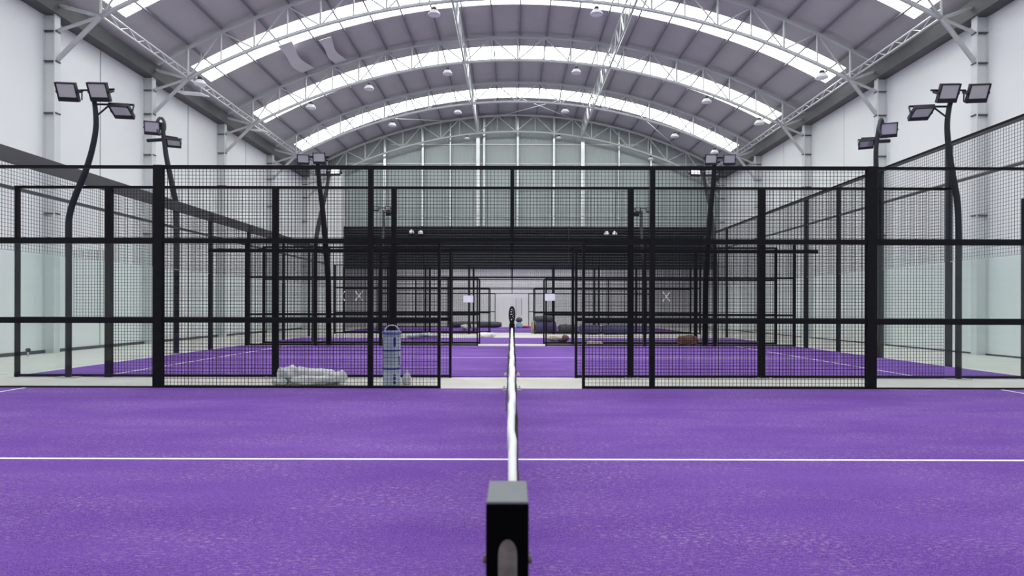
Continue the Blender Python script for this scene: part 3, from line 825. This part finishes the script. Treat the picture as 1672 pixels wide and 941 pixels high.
t = thing('plastic_bag', 'small whitish bag beside the tall wrapped roll', 'bag', (X(664.5,11.25), 11.25, 0))
x = X(664.5, 11.25)
MB().lathe([(0.06, 0.0), (0.085, 0.03), (0.08, 0.12), (0.055, 0.19), (0.02, 0.215), (0.015, 0.225), (0.035, 0.25)], (x, 11.25, 0), 16).build('bag_body', M['plastic'], t, True)
MB().lathe([(0.018, 0.212), (0.024, 0.219), (0.018, 0.226)], (x, 11.25, 0), 10).build('tie', M['lampwhite'], t, True)

# papers on the third fence
for px, py, l in ((764.5, 488.5, 'white paper sign on the mesh left of the far doorway'), (898, 485.5, 'white paper sign on the mesh right of the far doorway')):
    x, z = X(px, 22.7), Z(py, 22.7); t = thing('paper_sign', l, 'sign', (x, 22.73, z), 'paper signs on the far fence')
    m = MB(); n = 6
    for i in range(n+1):
        for k in range(2):
            u = -0.18+0.36*i/n; v = (-0.125, 0.125)[k]; yo = 22.735 - 0.010*math.cos(u*9)*(1-k)
            m.v += [(x+u, yo, z+v), (x+u, yo+0.003, z+v)]
    for i in range(n):
        a = 4*i; b = a+4
        m.f += [(a,b,b+2,a+2), (a+1,a+3,b+3,b+1), (a,a+1,b+1,b), (a+2,b+2,b+3,a+3)]
    m.f += [(0,2,3,1), (4*n,4*n+1,4*n+3,4*n+2)]
    m.build('sheet', M['paper'], t)
    for u in (-0.085, 0.085): MB().box(x+u-0.012, x+u+0.012, 22.722, 22.8035, z+0.10, z+0.118).build('clip', M['seam'], t)

# tape crosses on the far glass
for px, l in ((557, 'white taped cross on the far left, left one of two'), (694, 'white taped cross on the far left, right one of two'), (1088, 'white taped cross on the far right')):
    D = 34.185; x, z = X(px if px != 694 else 586, D), Z(484, D); m = MB()
    for a in (R_(38), R_(-38)):
        m.obox((x, D - (0.004 if a > 0 else 0), z), Matrix.Rotation(a, 3, 'Y'), 0.03, 0.002, 0.32)
    o = m.build('tape_cross', M['paper'], FENCE5); o['label'] = l

def roll(name, label, cat, pts, rad, m_, seed=1, base=0.0, flat=0.8, rough=0.1, group=None, end=None):
    t = thing(name, label, cat, (pts[0][0], pts[0][1], base), group)
    m = MB(); lump(m, pts, rad, seed, flat, 14, rough, name in ('turf_roll', 'plastic_roll')); o = m.build('wrapped_body', M[m_], t, True); settle(o, base)
    if end is not None:
        p, q = Vector(pts[-1]), Vector(pts[-2]); d = (p-q).normalized(); c = (p.x, p.y, base+rad*0.92)
        mm = MB().tube([Vector(c)-d*0.02, Vector(c)+d*0.10, Vector(c)+d*0.2], [rad*0.9, rad*0.75, rad*0.3], 12)
        o2 = mm.build('loose_end', M[end], t, True)
    return t
def fx(px, D): return X(px, D)
TS = 0.02
roll('plastic_roll', 'white tapered roll lying behind the tall wrapped roll on the third court', 'roll', [(fx(715,28),28,0.12),(fx(700,28),28,0.13),(fx(688,28),28,0.13),(fx(672,28),28,0.06)], 0.14, 'plastic', 4, TS, end='plastic')
roll('plastic_roll', 'white roll lying left of the centre gap on the bare third court', 'roll', [(fx(781,29.8),29.8,0.12),(fx(790,29.8),29.8,0.12),(fx(803,29.8),29.8,0.13)], 0.14, 'lampwhite', 6, 0.0, end='plastic')
roll('plastic_bag', 'crumpled clear bag in front of the dark roll, left one of two', 'bag', [(fx(753,38.5),38.5,0.15),(fx(758,38.5),38.5,0.2),(fx(764,38.5),38.5,0.15)], 0.22, 'plastic', 9, TS, rough=0.16)
roll('plastic_bag', 'crumpled clear bag in front of the dark roll, right one of two', 'bag', [(fx(770,38.5),38.5,0.15),(fx(774,38.5),38.5,0.2),(fx(780,38.5),38.5,0.15)], 0.22, 'plastic', 14, TS, rough=0.16)
roll('turf_roll', 'long dark grey roll lying left of the last net', 'roll', [(fx(736,45),45,0.2),(fx(770,45),45,0.2),(fx(819,45),45,0.2)], 0.24, 'darkgrey', 2, TS, flat=0.9, rough=0.04)
t = thing('tarp_pile', 'tall violet and black tarp pile right of the far doorway', 'tarp', (fx(888,35.1), 35.1, 0))
def stack(pts, rad, seed, z, nm, mm, flat=0.9):
    m = MB(); lump(m, pts, rad, seed, flat, 16, 0.06, True); o = m.build(nm, M[mm], t, True); settle(o, z)
stack([(fx(873,35.1),35.1,0.4),(fx(888,35.1),35.1,0.4),(fx(908,35.1),35.1,0.4)], 0.37, 21, 0.0, 'violet_fold', 'tarp')
stack([(fx(874,35.1),35.12,0.8),(fx(888,35.1),35.12,0.8),(fx(904,35.1),35.12,0.8)], 0.24, 26, 0.60, 'black_fold', 'darkgrey', 0.75)
stack([(fx(867,35.1),34.95,0.4),(fx(871,35.1),34.95,0.4),(fx(875,35.1),34.95,0.4)], 0.13, 27, 0.0, 'brown_end', 'brown', 2.6)
roll('turf_roll', 'low dark grey roll beside the tall violet tarp pile', 'roll', [(fx(912,34.9),34.9,0.2),(fx(925,34.9),34.9,0.2),(fx(940,34.9),34.9,0.2)], 0.30, 'darkgrey', 22, 0.0, flat=0.8, rough=0.08)
roll('turf_roll', 'long navy roll on the right, left one of two lying in line', 'roll', [(fx(946,33.6),33.6,0.25),(fx(962,33.6),33.6,0.25),(fx(979,33.6),33.6,0.25)], 0.28, 'navy', 23, 0.0, flat=0.9, rough=0.05)
roll('turf_roll', 'long navy roll on the right, right one of two lying in line', 'roll', [(fx(983,33.6),33.6,0.25),(fx(1010,33.6),33.6,0.25),(fx(1034,33.6),33.6,0.25)], 0.28, 'navy', 24, 0.0, flat=0.9, rough=0.05)
roll('turf_offcut', 'brown curled turf offcut right of the far doorway', 'offcut', [(fx(893,26.2),26.2,0.1),(fx(905,25.9),25.9,0.1),(fx(917,25.7),25.7,0.1),(fx(922,25.6),25.6,0.1)], 0.17, 'brown', 31, TS, flat=0.5, rough=0.16, end='rust')
roll('turf_offcut', 'sand coloured flat turf offcut right of the brown one', 'offcut', [(fx(958,23.7),23.7,0.1),(fx(970,23.6),23.6,0.1),(fx(984,23.6),23.6,0.1)], 0.16, 'sand', 32, 0.0, flat=0.45, rough=0.14)
roll('debris_heap', 'reddish brown heap on the right walkway', 'heap', [(fx(1105,23.6),23.6,0.1),(fx(1122,23.6),23.6,0.14),(fx(1140,23.6),23.6,0.1)], 0.22, 'rust', 33, 0.0, flat=0.75, rough=0.16)
# things beside the last net
t = thing('sack', 'light blue sack with a black top beside the last net', 'sack', (fx(843,44.5), 44.5, TS))
x = fx(848, 44.5)
MB().lathe([(0.20,0.004),(0.25,0.12),(0.22,0.3),(0.12,0.42)], (x,44.5,TS), 14).build('sack_body', M['lightblue'], t, True)
MB().lathe([(0.13,0.42),(0.24,0.50),(0.22,0.66),(0.08,0.76)], (x-0.02,44.5,TS), 14).build('dark_top', M['darkgrey'], t, True)
roll('red_cloth', 'red cloth lying on the farthest court near the light blue sack', 'cloth', [(fx(851,44.8),44.8,0.05),(fx(858,44.8),44.8,0.06),(fx(866,44.8),44.8,0.05)], 0.09, 'red', 41, TS, flat=0.7, rough=0.15)
# white pipe with a bent head, standing outside the left end fence
t = thing('vent_pipe', 'white pipe with a bent top standing far left beyond the end fence', 'pipe', (fx(515,33.2), 33.2, 0))
x = fx(515, 33.2)
MB().tube(smooth_path([(x,33.2,0.0),(x,33.2,1.6),(x,33.2,1.98),(x-0.06,33.2,2.07),(x-0.22,33.2,2.07)],5), 0.055, 10).build('pipe_run', M['lampwhite'], t, True)
MB().lathe([(0.11,0.0),(0.11,0.02),(0.07,0.03),(0.07,0.05)], (x,33.2,0.0), 14).build('flange', M['steel'], t)
# little tap on the left wall foot
t = thing('floor_valve', 'small black valve standing at the foot of the left wall', 'valve', (X(46,17.6), 17.6, 0))
x = X(46, 17.6)
MB().lathe([(0.025,0.0),(0.025,0.13)], (x,17.6,0), 10).build('stem', M['steel'], t, True)
MB().lathe([(0.03,0.13),(0.06,0.16),(0.06,0.21),(0.03,0.23)], (x,17.6,0), 12).build('cap', M['black'], t, True)
